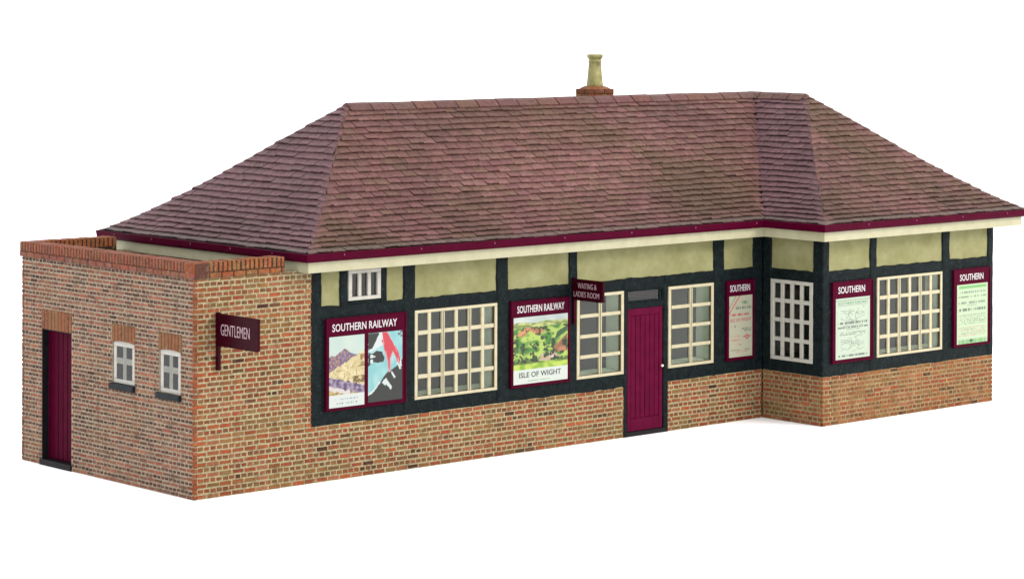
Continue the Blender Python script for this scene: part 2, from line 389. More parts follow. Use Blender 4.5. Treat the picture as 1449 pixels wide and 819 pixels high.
def window(F, u0, u1, v0, v1, cols, rows, casements, fw=.055, mw=.060, hw=.060, mt='frame_cream', depth=.26, label=None, rowf=None, room='dark_room', fd=.012, rv='reveal'):
    mb = MB(); dB = -.03
    # outer frame butted: stiles between head and sill pieces
    box(mb, F, u0, u1, v1 - fw*.8, v1, dB, fd, .006); box(mb, F, u0, u1, v0, v0 + fw*.8, dB, fd, .006)
    box(mb, F, u0, u0 + fw, v0 + fw*.8, v1 - fw*.8, dB, fd - .001, .006); box(mb, F, u1 - fw, u1, v0 + fw*.8, v1 - fw*.8, dB, fd - .001, .006)
    iu0, iu1, iv0, iv1 = u0 + fw, u1 - fw, v0 + fw*.8, v1 - fw*.8
    pw = (iu1 - iu0 - mw*(cols-1))/cols
    rh = rowf or [1/rows]*rows
    tot = iv1 - iv0 - hw*(rows-1)
    per = cols//casements if casements else 99
    seams = []
    for i in range(1, cols):
        a = iu0 + i*pw + (i-1)*mw
        if casements and i % per == 0:
            s = .015
            box(mb, F, a, a + mw/2 - s/2, iv0, iv1, dB, fd - .004, .005); box(mb, F, a + mw/2 + s/2, a + mw, iv0, iv1, dB, fd - .004, .005)
            seams.append(a + mw/2)
        else: box(mb, F, a, a + mw, iv0, iv1, dB, fd - .007, .006)
    y = iv0
    for j in range(rows - 1):
        y += tot*rh[j]
        for i in range(cols):
            a = iu0 + i*(pw + mw); box(mb, F, a - .004, a + pw + .004, y, y + hw, dB + .002, fd - .010, .006)
        y += hw
    wd = mb.build('window', M[mt], bld)
    if label: wd['label'] = label
    if casements:
        w = MB()
        for s in seams: box(w, F, s - .012, s + .012, iv0, iv1, dB + .004, fd - .022)
        for a, b in ((iu0, iu0+.010), (iu1-.010, iu1)): box(w, F, a, b, iv0 + .006, iv1 - .006, dB + .004, fd - .006)
        box(w, F, iu0 + .007, iu1 - .007, iv0 - .001, iv0 + .006, dB + .004, fd - .006)
        w.build('seam', M['wash'], wd)
    p = MB(); p.face([F.p(iu0, iv0, -.024), F.p(iu1, iv0, -.024), F.p(iu1, iv1, -.024), F.p(iu0, iv1, -.024)]); p.build('pane', M['glass'], wd, fixn=False)
    recess(F, iu0 - .004, iu1 + .004, iv0 - .004, iv1 + .004, wd, depth, -.032, [M[rv], M[room]])
    return wd

# --- main front
for a, b in ((2.0, 2.19), (3.70, 3.92), (5.51, 5.74), (7.0, 7.17), (10.20, 10.44), (11.13, XB + .003)): post(FF, a, b)
post(FF, 8.165, 8.25, .0, 2.46); post(FF, 9.052, 9.15, .0, 2.46)
for a, b in ((2.52, 2.66), (3.265, 3.385)): post(FF, a, b, 2.46, 3.04)
for a, b in ((2.16, 3.73), (3.89, 5.54), (5.71, 7.03), (7.14, 10.23), (10.41, 11.16)): rail(FF, a, b, 2.29, 2.485)
for a, b in ((2.16, 3.73), (3.89, 5.54), (5.71, 7.03), (7.14, 8.19), (9.13, 10.23), (10.41, 11.16)): rail(FF, a, b, .79 + random.uniform(-.012, .012), 1.01)
rail(FF, 2.63, 3.29, 2.475, 2.53, -.008)
for a, b in ((2.15, 2.56), (3.34, 3.76), (3.88, 5.56), (5.70, 7.04), (7.13, 10.24), (10.40, 11.18)): infill(FF, a, b)
for a, b in ((2.15, 3.75), (5.68, 7.05), (10.38, 11.2)): panel(FF, a, b)
window(FF, 2.667, 3.262, 2.535, 2.972, 3, 1, 0, .066, .06, .05, 'frame_white', .2, 'small white three light window under the eaves', room='dark_hole', fd=.016, rv='dark_room')
window(FF, 3.905, 5.515, 1.0, 2.305, 6, 4, 3, label='wide cream window between the two large poster boards')
window(FF, 7.155, 8.165, 1.0, 2.30, 2, 4, 2, .06, .062, .055, label='cream window left of the front door, behind the waiting room sign')
window(FF, 9.155, 10.19, 1.0, 2.295, 2, 4, 2, .06, .062, .055, label='cream window right of the front door')
# --- bay side
for a, b in ((.005, .19), (1.10, B + .003)): post(FS, a, b)
rail(FS, .17, 1.13, 2.285, 2.475); rail(FS, .17, 1.13, .79, 1.0); infill(FS, .16, 1.14)
window(FS, .185, 1.105, .99, 2.30, 4, 4, 0, .075, .07, .066, 'frame_white', .2, 'greyish white window in the side of the bay', room='dark_hole', rv='dark_room')
# --- bay front
for a, b in ((XB - .002, 11.50), (12.51, 12.67), (14.36, 14.55), (15.58, XR + .004)): post(FB, a, b)
for a, b in ((11.47, 12.54), (12.64, 14.39), (14.52, 15.61)):
    rail(FB, a, b, 2.29, 2.49); rail(FB, a, b, .79 + random.uniform(-.012, .012), 1.01); infill(FB, a - .02, b + .02)
for a, b in ((11.46, 12.55), (14.51, 15.62)): panel(FB, a, b)
window(FB, 12.675, 14.35, 1.0, 2.31, 6, 4, 3, label='wide cream window in the front of the bay')
# --- right end and back (plain timbering)
for F, L in ((FR, YD + B), (FK, XR - XM)):
    n = max(3, int(L/1.9)); st = (L - .2)/n
    for i in range(n + 1): post(F, i*st + (.0035 if i == 0 else 0), i*st + .2 + (.003 if i == n else 0))
    for i in range(n):
        a, b = i*st + .17, (i+1)*st + .03
        rail(F, a, b, 2.29, 2.48); rail(F, a, b, .79, 1.0); infill(F, a - .03, b + .03)
        mb = MB(); box(mb, F, a - .03, b + .03, .96, 2.34, -.07, -.022); mb.build('plaster_panel', M['plaster'], bld)
# main body's left wall above the yard
mb = MB(); box(mb, FML, -YD, -.02, 2.4, 3.10, -.1, -.0); mb.build('plaster_panel', M['plaster'], bld)
mb = MB(); box(mb, FML, -GD + .2, -.2, 2.80, 2.88, .0, .018, .006); box(mb, FML, -YD, -GD + .0, .0, 2.4, -.1, -.002); mb.build('rail', M['plaster'], bld)

# --- small white windows of the end wall
def small_window(u0, u1, v0, v1, lab):
    wd = window(FL, u0, u1, v0, v1, 2, 2, 0, .075, .085, .085, 'frame_white', .16, lab, [.58, .42], 'dark_hole', -.02, 'dark_room')
    # cambered head
    h = MB(); pts = [];  n = 8
    for i in range(n + 1): pts.append((u0 + (u1-u0)*i/n, v1 + .022*(1 - (2*i/n - 1)**2)))
    h.loft([[FL.p(a, v1 - .003, -.05) for a, b in pts] + [FL.p(a, b, -.05) for a, b in reversed(pts)], [FL.p(a, v1 - .003, -.022) for a, b in pts] + [FL.p(a, b, -.022) for a, b in reversed(pts)]])
    h.build('head', M['frame_white'], wd)
    s = MB(); box(s, FL, u0 - .035, u1 + .03, v0 - .085, v0 - .004, -.05, .05, .012); s.build('sill', M['slate'], wd)
small_window(-2.005, -1.465, 1.405, 1.985, 'small white four pane window nearer the gents door')
small_window(-.845, -.345, 1.40, 1.98, 'small white four pane window nearer the front corner')

# --- doors
def door(F, u0, u1, v0, v1, d, nplank, mt, lab, knob_u, knob_v, border=.075):
    mb = MB()
    box(mb, F, u0, u1, v0, v1, d - .06, d - .014)
    w = (u1 - u0 - 2*border)/nplank
    box(mb, F, u0, u0 + border, v0, v1, d - .016, d, .006); box(mb, F, u1 - border, u1, v0, v1, d - .016, d, .006)
    if border > .04:
        box(mb, F, u0 + border, u1 - border, v1 - .11, v1, d - .016, d, .006); box(mb, F, u0 + border, u1 - border, v0, v0 + .2, d - .016, d, .006)
    for i in range(nplank):
        a = u0 + border + i*w
        t0, t1 = (v0 + .2, v1 - .11) if border > .04 else (v0, v1)
        box(mb, F, a + .006, a + w - .006, t0 + .004, t1 - .004, d - .016, d - .003 + random.uniform(-.001, .001), .008)
    o = mb.build('door', M[mt], bld); o['label'] = lab
    k = MB(); rings = []
    for i in range(7):
        th = math.pi*i/6; r = .022*math.sin(th) + .002; dd = d + .03 - .024*math.cos(th)
        rings.append([F.p(knob_u + r*math.cos(2*math.pi*q/12), knob_v + r*math.sin(2*math.pi*q/12), dd) for q in range(12)])
    k.loft(rings)
    rings = [[F.p(knob_u + .009*math.cos(2*math.pi*q/10), knob_v + .009*math.sin(2*math.pi*q/10), dd) for q in range(10)] for dd in (d - .004, d + .012)]
    k.loft(rings); k.build('handle', M['brass'], o, smooth=True)
    return o
dm = door(FF, 8.262, 9.04, .075, 2.0, -.012, 6, 'maroon_door', 'maroon planked front door', 9.005, 1.06)
t = MB(); box(t, FF, 8.19, 9.15, .0, .07, -.2, .012, .008); t.build('threshold', M['black'], dm)
t = MB(); box(t, FF, 8.24, 9.06, .07, 2.1, -.12, -.075); t.build('door_frame', M['black'], dm)
rail(FF, 8.22, 9.07, 2.0, 2.10, -.006)
tr = MB()
box(tr, FF, 8.25, 9.05, 2.10, 2.125, -.06, -.016, .004); box(tr, FF, 8.25, 9.05, 2.272, 2.30, -.06, -.016, .004)
box(tr, FF, 8.25, 8.285, 2.125, 2.272, -.06, -.017, .004); box(tr, FF, 8.975, 9.0, 2.125, 2.272, -.06, -.017, .004); box(tr, FF, 9.03, 9.05, 2.125, 2.272, -.06, -.017, .004)
tw = tr.build('transom_light', M['timber'], bld)
p = MB(); p.face([FF.p(8.28, 2.12, -.034), FF.p(9.04, 2.12, -.034), FF.p(9.04, 2.28, -.034), FF.p(8.28, 2.28, -.034)]); p.build('pane', M['glass'], tw, fixn=False)
recess(FF, 8.27, 9.045, 2.115, 2.285, tw, .12, -.05, [M['black'], M['dark_hole']])
dg = door(FL, -3.85, -3.075, .09, 1.995, -.11, 6, 'maroon', 'maroon boarded gents door in the end wall', -3.13, 1.02, .02)
t = MB(); box(t, FL, -3.90, -3.06, .0, .085, -.2, .02, .008); t.build('threshold', M['black'], dg)
t = MB()
box(t, FL, -3.862, -3.846, .086, 1.998, -.2, -.004); box(t, FL, -3.078, -3.068, .086, 1.998, -.2, -.02); box(t, FL, -3.846, -3.078, 1.985, 2.002, -.2, -.02); box(t, FL, -3.86, -3.07, .086, 2.0, -.21, -.16)
t.build('door_frame', M['black'], dg)

# ------------------------------------------------------------------ roof
ZE, ZR = 3.265, 5.215
def prof(t): return ZE + (ZR - ZE)*(t - .33*t*(1-t)**2)
EX0, EY0, EXB, EYB, EX1, EY1 = 1.735, -.285, 11.075, -1.60, 16.30, 4.985
RY, RX0, RX1, RYF = 2.307, 4.456, 13.58, 1.07
# each slope: axis of the eave ('x' or 'y'), eave ends, ridge ends, fixed eave coord, fixed ridge coord
SL = [('x', EX0, EXB, RX0, RX1, EY0, RY, 0), ('y', EY0, EY1, RY, RY, EX0, RX0, 1), ('y', EYB, EY0, RYF, RY, EXB, RX1, 2),
      ('x', EXB, EX1, RX1, RX1, EYB, RYF, 3), ('y', EYB, EY1, RYF, RY, EX1, RX1, 4), ('x', EX0, EX1, RX0, RX1, EY1, RY, 5)]
KT = .65
TPAL = [(lin(146, 100, 96, KT), 4), (lin(136, 91, 89, KT), 4), (lin(150, 107, 102, KT), 3), (lin(132, 92, 86, KT), 2), (lin(138, 102, 88, KT), 2)]
NC = 24
rmb = MB(); um = MB()
for ax, e0, e1, r0, r1, ef, rf, sid in SL:
    def P(u, t, h, ax=ax, ef=ef, rf=rf):
        w = ef + (rf - ef)*t; z = prof(t) + h
        return (u, w, z) if ax == 'x' else (w, u, z)
    lo = lambda t: e0 + (r0 - e0)*t
    hi = lambda t: e1 + (r1 - e1)*t
    ext = .045 if sid in (0, 2) else .004
    cl = lambda u, t: min(max(u, lo(t) - .004), hi(t) + ext)
    for i in range(NC):
        t0, t1 = i/NC, (i+1)/NC
        um.face([P(lo(t0), t0, -.012), P(hi(t0), t0, -.012), P(hi(t1), t1, -.012), P(lo(t1), t1, -.012)])
    for i in range(NC):
        t0 = i/NC; t1 = min(1.0, (i + 1.28)/NC)
        tw_ = .24; u = math.floor(lo(t0)/tw_)*tw_ - (tw_/2 if i % 2 else 0) + .03*math.sin(i*2.1)
        while u < hi(t0) + ext:
            ww = tw_*random.uniform(.97, 1.03); a, b = u + .0055, u + ww - .0055; u += ww
            A, Bq, Cq, Dq = cl(a, t0), cl(b, t0), cl(b, t1), cl(a, t1)
            if Bq - A < .015: continue
            tc_ = (t0 + t1)/2; cu = (a + b)/2
            c = pick(TPAL)
            pos = P(cu, tc_, 0)
            w = N(pos[0]*.55, pos[1]*.8 + 3, pos[2]*.9) + .5*N(pos[0]*2.1, pos[1]*2.1, pos[2]*3)
            c = mixc(c, lin(112, 88, 66, KT), max(0, min(.75, .25 + w*1.1)) if sid in (0, 3) else max(0, min(.4, w*.8)))
            if sid in (1, 2): c = mixc(c, lin(128, 96, 108, KT), .6)  # cooler light on the left-facing slopes, tinted into their tile colour
            g_ = N(pos[0]*.4 + 7, pos[1]*.5, pos[2]) 
            k = random.uniform(.95, 1.05)*(1 + .28*g_ + .15*N(pos[0]*1.4, pos[1]*1.6, pos[2]*2.2))
            c = tuple(min(1, x*k) for x in c)
            # weathered grey-green lowest course
            if i < 1: c = mixc(c, lin(110, 106, 98, K), .45)
            h = .041 + random.uniform(-.006, .006); sk = random.uniform(-.004, .004); dz = .004
            tj = t0 + random.uniform(-.004, .004)
            ha, hb = h + sk, h - sk
            if a < lo(t0) + .02: ha = .020
            if b > hi(t0) - .02: hb = .020 if sid not in (0, 2) else .03
            q = [P(A, tj, ha), P(Bq, tj, hb), P(Cq, t1, dz), P(Dq, t1, dz)]
            lo_ = [P(A, tj, ha - .015), P(Bq, tj, hb - .015), P(Cq, t1, -.010), P(Dq, t1, -.010)]
            n = len(rmb.v); rmb.v += q + lo_
            for f in ([n, n+1, n+2, n+3], [n+4, n+5, n+1, n], [n+4, n+7, n+6, n+5], [n+5, n+6, n+2, n+1], [n+7, n+4, n, n+3]):
                rmb.f.append(f); rmb.m.append(0)
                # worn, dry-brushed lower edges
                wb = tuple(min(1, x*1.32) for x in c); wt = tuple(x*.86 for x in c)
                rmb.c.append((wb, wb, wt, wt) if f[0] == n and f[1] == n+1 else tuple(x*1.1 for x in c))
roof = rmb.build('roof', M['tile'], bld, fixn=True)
um.build('roof_deck', M['under'], roof, fixn=True)
# ridge tiles
rt = MB()
def ridge(p0, p1, n):
    p0, p1 = Vector(p0), Vector(p1); d = (p1 - p0).normalized(); s = Vector((-d.y, d.x, 0)); L = (p1 - p0).length/n
    for i in range(n):
        a = p0 + d*(i*L + .011); b = p0 + d*((i+1)*L - .011); c = tuple(x*random.uniform(.88, 1.1) for x in lin(144, 100, 92, KT))
        h = random.uniform(-.004, .006); rg = []
        for q in (a, b):
            o = [(-.155, -.085), (-.07, -.008), (0, .024), (.07, -.008), (.155, -.085), (.145, -.105), (0, -.02), (-.145, -.105)]
            rg.append([q + s*x + Vector((0, 0, z + h)) for x, z in o])
        rt.loft(rg, c)
ridge((RX0 - .02, RY, ZR + .012), (RX1 - .02, RY, ZR + .012), 21)
ridge((RX1, RY + .12, ZR + .008), (RX1, RYF - .02, ZR + .008), 4)
rt.build('ridge_tiles', M['tile'], roof)

# eave ring: fascia, soffit and gutter, mitred at every corner
def ring(mb, pts, prof_, closed_prof=True, col=(1, 1, 1)):
    """pts: plan corners with outward offset signs (sx, sy)"""
    rings = []
    for (x, y, sx, sy) in pts: rings.append([(x + sx*o, y + sy*o, z) for o, z in prof_])
    k = len(prof_); n0 = len(mb.v)
    for r in rings: mb.v += r
    m = len(rings)
    for i in range(m):
        for j in range(k if closed_prof else k-1):
            a, b = n0 + i*k + j, n0 + i*k + (j+1) % k; c, d = n0 + ((i+1) % m)*k + (j+1) % k, n0 + ((i+1) % m)*k + j
            mb.f.append([a, b, c, d]); mb.c.append(col); mb.m.append(0)
FX0, FY0, FXB, FYB, FX1, FY1 = XM - .22, -.22, XB - .22, -B - .22, 16.22, YD + .22
PTS = [(FX0, FY1, -1, 1), (FX0, FY0, -1, -1), (FXB, FY0, -1, -1), (FXB, FYB, -1, -1), (FX1, FYB, 1, -1), (FX1, FY1, 1, 1)]
fs = MB(); ring(fs, PTS, [(0, 3.0), (0, 3.22), (-.03, 3.22), (-.03, 3.0)]); fas = fs.build('fascia', M['cream'], bld)
so = MB(); ring(so, PTS, [(-.028, 3.03), (-.028, 3.05), (-.36, 3.05), (-.36, 3.03)]); so.build('soffit', M['cream'], fas)
gu = MB(); ring(gu, PTS, [(.002, 3.165), (.028, 3.150), (.062, 3.156), (.083, 3.185), (.088, 3.225), (.094, 3.272), (.084, 3.278), (.074, 3.27), (.06, 3.20), (.03, 3.19), (.002, 3.20)])
gut = gu.build('gutter', M['maroon'], bld)
def bracket(x, y, nx, ny):
    mb = MB(); F = Frame((x, y, 0), (-ny, nx, 0), (nx, ny, 0))
    box(mb, F, -.009, .009, 3.225, 3.25, .07, .099, .004); mb.build('gutter_bracket', M['maroon_pale'], gut)
M['maroon_pale'] = mat('maroon_pale', painted(lin(130, 50, 84), lin(160, 90, 112), .4))
for x in [2.35 + 1.42*i for i in range(7)]: bracket(x, FY0, 0, -1)
for x in [12.1 + 1.2*i for i in range(4)]: bracket(x, FYB, 0, -1)
for y in [.5 + 1.0*i for i in range(5)]: bracket(FX0, y, -1, 0)

# ------------------------------------------------------------------ chimney
cs = MB(); cx, cy = 10.17, 2.77
def slab(z0, z1, hw, n=1, col=None, gap=.0):
    per = [(-hw, -hw), (hw, -hw), (hw, hw), (-hw, hw)]
    F = Frame((cx, cy - hw, 0), (1, 0, 0), (0, -1, 0)); box(cs, F, -hw, hw, z0, z1, -2*hw, 0, .0, col)
def brickcourse(z0, z1, hw, n):
    for F in (Frame((cx, cy - hw, 0), (1, 0, 0), (0, -1, 0)), Frame((cx - hw, cy, 0), (0, -1, 0), (-1, 0, 0)), Frame((cx + hw, cy, 0), (0, 1, 0), (1, 0, 0)), Frame((cx, cy + hw, 0), (-1, 0, 0), (0, 1, 0))):
        w = 2*hw/n
        for i in range(n):
            box(cs, F, -hw + i*w + .006, -hw + (i+1)*w - .006, z0 + .005, z1 - .005, -.1, .012 + random.uniform(-.004, .004), .008, tuple(x*random.uniform(.8, 1.15) for x in pick([(lin(164, 96, 66, K), 3), (lin(146, 82, 62, K), 2), (lin(154, 118, 72, K), 2)])))
slab(4.55, 5.3, .205, col=lin(120, 84, 56, K))
for q in range(9): brickcourse(4.57 + q*.0725, 4.57 + (q+1)*.0725, .205, 2)
slab(5.185, 5.348, .225, col=lin(120, 78, 50, K)); brickcourse(5.185, 5.265, .225, 3); brickcourse(5.265, 5.345, .225, 2)
# mortar flaunching round the pot
fl = []
for i, (r, z) in enumerate(((.235, 5.345), (.20, 5.372), (.145, 5.395))):
    fl.append([(cx + r*math.copysign(abs(math.cos(a))**.6, math.cos(a)), cy + r*math.copysign(abs(math.sin(a))**.6, math.sin(a)), z + .008*N(a*2, i)) for a in [2*math.pi*q/20 for q in range(20)]])
cs.loft(fl, lin(164, 104, 70, K))
ch = cs.build('chimney', M['brick'], bld)
pot = MB(); rr = [(.142, 5.36), (.138, 5.45), (.130, 5.52), (.122, 5.60), (.112, 5.72), (.106, 5.79), (.112, 5.80), (.114, 5.815), (.107, 5.825), (.106, 5.845), (.126, 5.868), (.136, 5.885), (.137, 5.915), (.130, 5.93), (.110, 5.93), (.095, 5.90), (.09, 5.6)]
pot.loft([[(cx + r*math.cos(2*math.pi*q/28), cy + r*math.sin(2*math.pi*q/28), z) for q in range(28)] for r, z in rr])
pot.build('chimney_pot', M['clay'], ch, smooth=True)
settle(bld)

# ------------------------------------------------------------------ lettering
def lettering(name, s, F, u0, u1, v0, v1, d, mt, parent, bold=.012, depth=.003):
    cu = bpy.data.curves.new('t', 'FONT'); cu.body = s; cu.size = 1; cu.offset = bold; cu.resolution_u = 3; cu.space_character = 1.02
    o = bpy.data.objects.new('t', cu); COL.objects.link(o); bpy.context.view_layer.update()
    me = bpy.data.meshes.new_from_object(o.evaluated_get(bpy.context.evaluated_depsgraph_get()))
    xs = [v.co.x for v in me.vertices]; ys = [v.co.y for v in me.vertices]
    x0, x1, y0, y1 = min(xs), max(xs), min(ys), max(ys)
    mb = MB(); V = [(u0 + (v.co.x - x0)/(x1 - x0)*(u1 - u0), v0 + (v.co.y - y0)/(y1 - y0)*(v1 - v0)) for v in me.vertices]
    mb.v = [tuple(F.p(a, b, d)) for a, b in V]
    mb.f = [list(p.vertices) for p in me.polygons]; mb.c = [(1, 1, 1)]*len(mb.f); mb.m = [0]*len(mb.f)
    bpy.data.objects.remove(o); bpy.data.curves.remove(cu); bpy.data.meshes.remove(me)
    ob = mb.build(name, mt, parent, fixn=False)
    md = ob.modifiers.new('s', 'SOLIDIFY'); md.thickness = depth; md.offset = 0
    return ob

def sheet(name, F, u0, u1, v0, v1, d, fn, nu, nv, parent):
    """a printed sheet: colour printed on a fine grid, fn(s, t) with s to the right and t up"""
    mb = MB()
    for j in range(nv + 1):
        for i in range(nu + 1): mb.v.append(tuple(F.p(u0 + (u1-u0)*i/nu, v0 + (v1-v0)*j/nv, d)))
    cg = [[fn(i/nu, j/nv) for i in range(nu+1)] for j in range(nv+1)]
    for j in range(nv):
        for i in range(nu):
            a = j*(nu+1) + i; mb.f.append([a, a+1, a+nu+2, a+nu+1]); mb.m.append(0)
            mb.c.append((cg[j][i], cg[j][i+1], cg[j+1][i+1], cg[j+1][i]))
    # thin card edge behind
    o = mb.build(name, M['paper'], parent, fixn=False); 
    md = o.modifiers.new('s', 'SOLIDIFY'); md.thickness = .004; md.offset = 0
    return o

def board(F, u0, u1, v0, v1, label, head, hu0, hu1, hv0=2.115, hv1=2.225):
    c = F.p((u0+u1)/2, v0, 0)
    o = thing('poster_board', c, label, 'poster board', 'maroon poster boards on the station front')
    mb = MB(); box(mb, F, u0, u1, v0, v1, -.012, .024, .004)
    e = .022
    box(mb, F, u0 - .002, u0 + e, v0 - .002, v1 + .002, -.01, .036, .005); box(mb, F, u1 - e, u1 + .002, v0 - .002, v1 + .002, -.01, .036, .005)
    box(mb, F, u0 + e, u1 - e, v0 - .003, v0 + e, -.01, .035, .005); box(mb, F, u0 + e, u1 - e, v1 - e, v1 + .003, -.01, .035, .005)
    mb.build('board', M['maroon'], o)
    lettering('lettering', head, F, hu0, hu1, hv0, hv1, .0275, M['white'], o)
    return o

PW = lin(214, 232, 208, .84)
def noise_line(s, t, t0, seed, dens=.45, amp=.006):
    """is (s,t) on a row of illegible small print at height t0"""
    return abs(t - t0) < amp and N(s*38, seed*3.7) > -.1 + (.5 - dens)

# --- mountain poster (generic landscape)
def hills(s, t):
    n = lambda a, b, k=0: N(s*a, t*b, k)
    if t < .175:
        c = lin(226, 236, 228, .88)
        if .10 < t < .125 and .18 < s < .85 and N(s*26, 5) > .05: c = lin(120, 140, 170)
        if .045 < t < .065 and .18 < s < .8 and N(s*40, 8) > .0: c = lin(140, 156, 170)
        return c
    ridge1 = .70 + .05*math.sin(s*3 + .3) + .07*math.exp(-((s - .44)/.13)**2) - .05*s*0 + .025*N(s*9, 1) - .04*(s > .75)*0
    slope = .50 + .28*s + .02*N(s*7, 2)
    near = .44 - .16*s + .03*N(s*10, 4)
    if t > max(ridge1, slope if s > .45 else 0):
        return mixc(lin(216, 232, 216, .88), lin(198, 222, 216, .88), .5 + .8*n(3, 4))
    if t > slope:
        if n(22, 30, 12) > .22: return lin(178, 140, 110)
        return mixc(lin(104, 86, 124), lin(150, 116, 118) if s < .3 else lin(132, 116, 140), max(0, min(1, .5 + 1.6*n(14, 18, 2))))
    if t > near:
        c = mixc(lin(206, 190, 138), lin(226, 214, 168), max(0, min(1, .5 + 1.3*n(6, 12, 5))))
        if n(20, 34, 15) > .3: return lin(176, 152, 96)
        if s > .8 and .55 < t < .72 and n(9, 9, 3) > -.1: c = lin(142, 116, 70)
        if s > .68 and .32 < t < .42 and n(12, 12, 6) > -.15: c = lin(112, 92, 48)
        return c
    if t > near - .13: return mixc(lin(88, 72, 110), lin(168, 152, 172), max(0, min(1, .45 + 1.8*n(10, 22, 7))))
    if t > near - .19 and s < .6: return lin(214, 206, 200)
    return mixc(lin(146, 118, 60), lin(196, 176, 112), max(0, min(1, .5 + 1.8*n(12, 20, 9))))
# --- abstract red, turquoise and black poster
def inpoly(s, t, P):
    r = False; j = len(P) - 1
    for i in range(len(P)):
        (a, b), (c, d) = P[i], P[j]
        if (b > t) != (d > t) and s < (c - a)*(t - b)/(d - b) + a: r = not r
        j = i
    return r
def fingers(s, t):
    dk = lin(42, 46, 42); cy_ = lin(140, 206, 208, .9); wh = lin(224, 236, 234, .88); rd = lin(206, 62, 74); pk = lin(226, 160, 168, .9)
    s2 = s + .012*N(s*14, t*14)
    for P in ([(.66, .42), (.71, .41), (.80, .33), (.75, .31)], [(.44, .30), (.52, .33), (.70, .19), (.66, .15)], [(.83, .53), (.87, .53), (.97, .45), (.93, .43)], [(.40, .27), (.46, .30), (.55, .25), (.50, .22)]):
        if inpoly(s2, t, P): return wh
    if inpoly(s2, t, [(.30, 1.0), (.56, 1.0), (.80, .76), (.90, .62), (.90, .55), (.84, .52), (.83, .58), (.76, .67), (.72, .70), (.66, .60), (.66, .42), (.60, .40), (.57, .52), (.50, .68), (.44, .80)]):
        if inpoly(s2, t, [(.40, 1.0), (.55, 1.0), (.78, .76), (.87, .62), (.85, .56), (.76, .68), (.70, .72), (.63, .60), (.63, .44), (.60, .46), (.58, .58), (.52, .72)]) or N(s*9, t*9, 4) > .25: return rd
        return pk if s > .42 else wh
    if inpoly(s2, t, [(.78, .80), (.86, .72), (.95, .58), (.99, .48), (.93, .47), (.87, .60), (.80, .70)]): return rd if N(s*12, t*9, 2) > -.15 else wh
    if inpoly(s2, t, [(.0, .76), (.12, .78), (.34, 1.0), (.0, 1.0)]): return dk
    if inpoly(s2, t, [(.0, .80), (.30, 1.0), (.46, .82), (.10, .74), (.04, .73)]): return wh
    if inpoly(s2, t, [(.0, .72), (.12, .70), (.24, .74), (.40, .72), (.48, .62), (.44, .57), (.26, .56), (.16, .58), (.0, .52)]):
        if (abs(s - .10) < .035 and .56 < t < .69 and abs(t - .63) > .012) or (abs(s - .14) < .07 and abs(t - .655) < .012): return wh
        return dk
    edge = .12 + .50*s - .03*math.sin(s*9) + .015*N(s*16, 3)
    if t < edge - .02: return dk
    if t < edge + .015 and s < .35: return wh
    if s > .86 and t > .9 and N(s*50, t*30) > .1: return dk
    return mixc(cy_, lin(176, 222, 222, .9), max(0, min(1, .5 + 1.5*N(s*5, t*5, 8))))
p1 = board(FF, 2.25, 3.725, .995, 2.305, 'widest maroon poster board, holding a mountain poster beside a black and turquoise one', 'SOUTHERN RAILWAY', 2.36, 3.55)
sheet('poster', FF, 2.305, 2.945, 1.035, 2.045, .0275, hills, 70, 110, p1)['label'] = 'poster of purple mountains and pale slopes'
sheet('poster', FF, 3.015, 3.65, 1.05, 2.045, .0275, fingers, 90, 140, p1)['label'] = 'black, turquoise and red poster'
# --- green downland poster
def downs(s, t):
    n = lambda a, b, k=0: N(s*a, t*b, k)
    if t < .215: return lin(228, 238, 226, .88)
    q = (t - .215)/.785
    if q > .89 + .03*N(s*4, 1): return mixc(lin(218, 230, 222, .88), lin(196, 212, 206, .88), max(0, min(1, .5 + 1.3*n(5, 9))))
    if q > .80 + .02*N(s*8, 2): c = mixc(lin(120, 140, 70), lin(196, 206, 130), max(0, min(1, .5 + 2*n(9, 26, 1))))
    elif inpoly(s, q, [(.04, .66), (.18, .80), (.40, .82), (.58, .70), (.44, .62), (.30, .73), (.16, .62)]): c = mixc(lin(168, 106, 66), lin(204, 152, 104), max(0, min(1, .5 + 2*n(8, 10, 2))))
    elif inpoly(s, q, [(.68, .28), (.82, .46), (1, .62), (1, .28)]): c = mixc(lin(150, 96, 66), lin(186, 128, 92), max(0, min(1, .5 + 2*n(8, 10, 3))))
    elif inpoly(s, q, [(.75, .50), (.80, .66), (1, .78), (1, .68)]): c = lin(52, 92, 52)
    elif inpoly(s, q, [(.46, .14), (.5, .26), (.72, .30), (.86, .20), (.66, .12)]): c = mixc(lin(178, 150, 120), lin(204, 186, 164), .5 + n(12, 12, 4))
    elif q < .16 + .03*N(s*6, 3): c = mixc(lin(136, 178, 48), lin(190, 214, 88), max(0, min(1, .5 + 2*n(9, 14, 5))))
    else: c = mixc(lin(70, 132, 44), lin(178, 206, 96), max(0, min(1, .5 + 2.2*n(7, 11, 6))))
    hd = n(9, 13, 7) + .75*n(24, 28, 8)
    if .12 < q < .80 and hd > .30 - .18*(q < .5): c = mixc(lin(26, 40, 22), lin(58, 84, 40), max(0, min(1, .5 + 2*n(30, 30, 4))))
    if .1 < q < .14 + .04*math.sin(s*7): c = mixc(c, lin(34, 54, 30), .7)
    return c
p2 = board(FF, 5.775, 6.985, .995, 2.295, 'maroon poster board with a green countryside poster reading Isle of Wight', 'SOUTHERN RAILWAY', 5.90, 6.87)
sheet('poster', FF, 5.825, 6.94, 1.04, 2.05, .0275, downs, 110, 110, p2)
lettering('lettering', 'ISLE OF WIGHT', FF, 5.94, 6.80, 1.135, 1.215, .0305, M['ink'], p2, .008)
lb = MB()
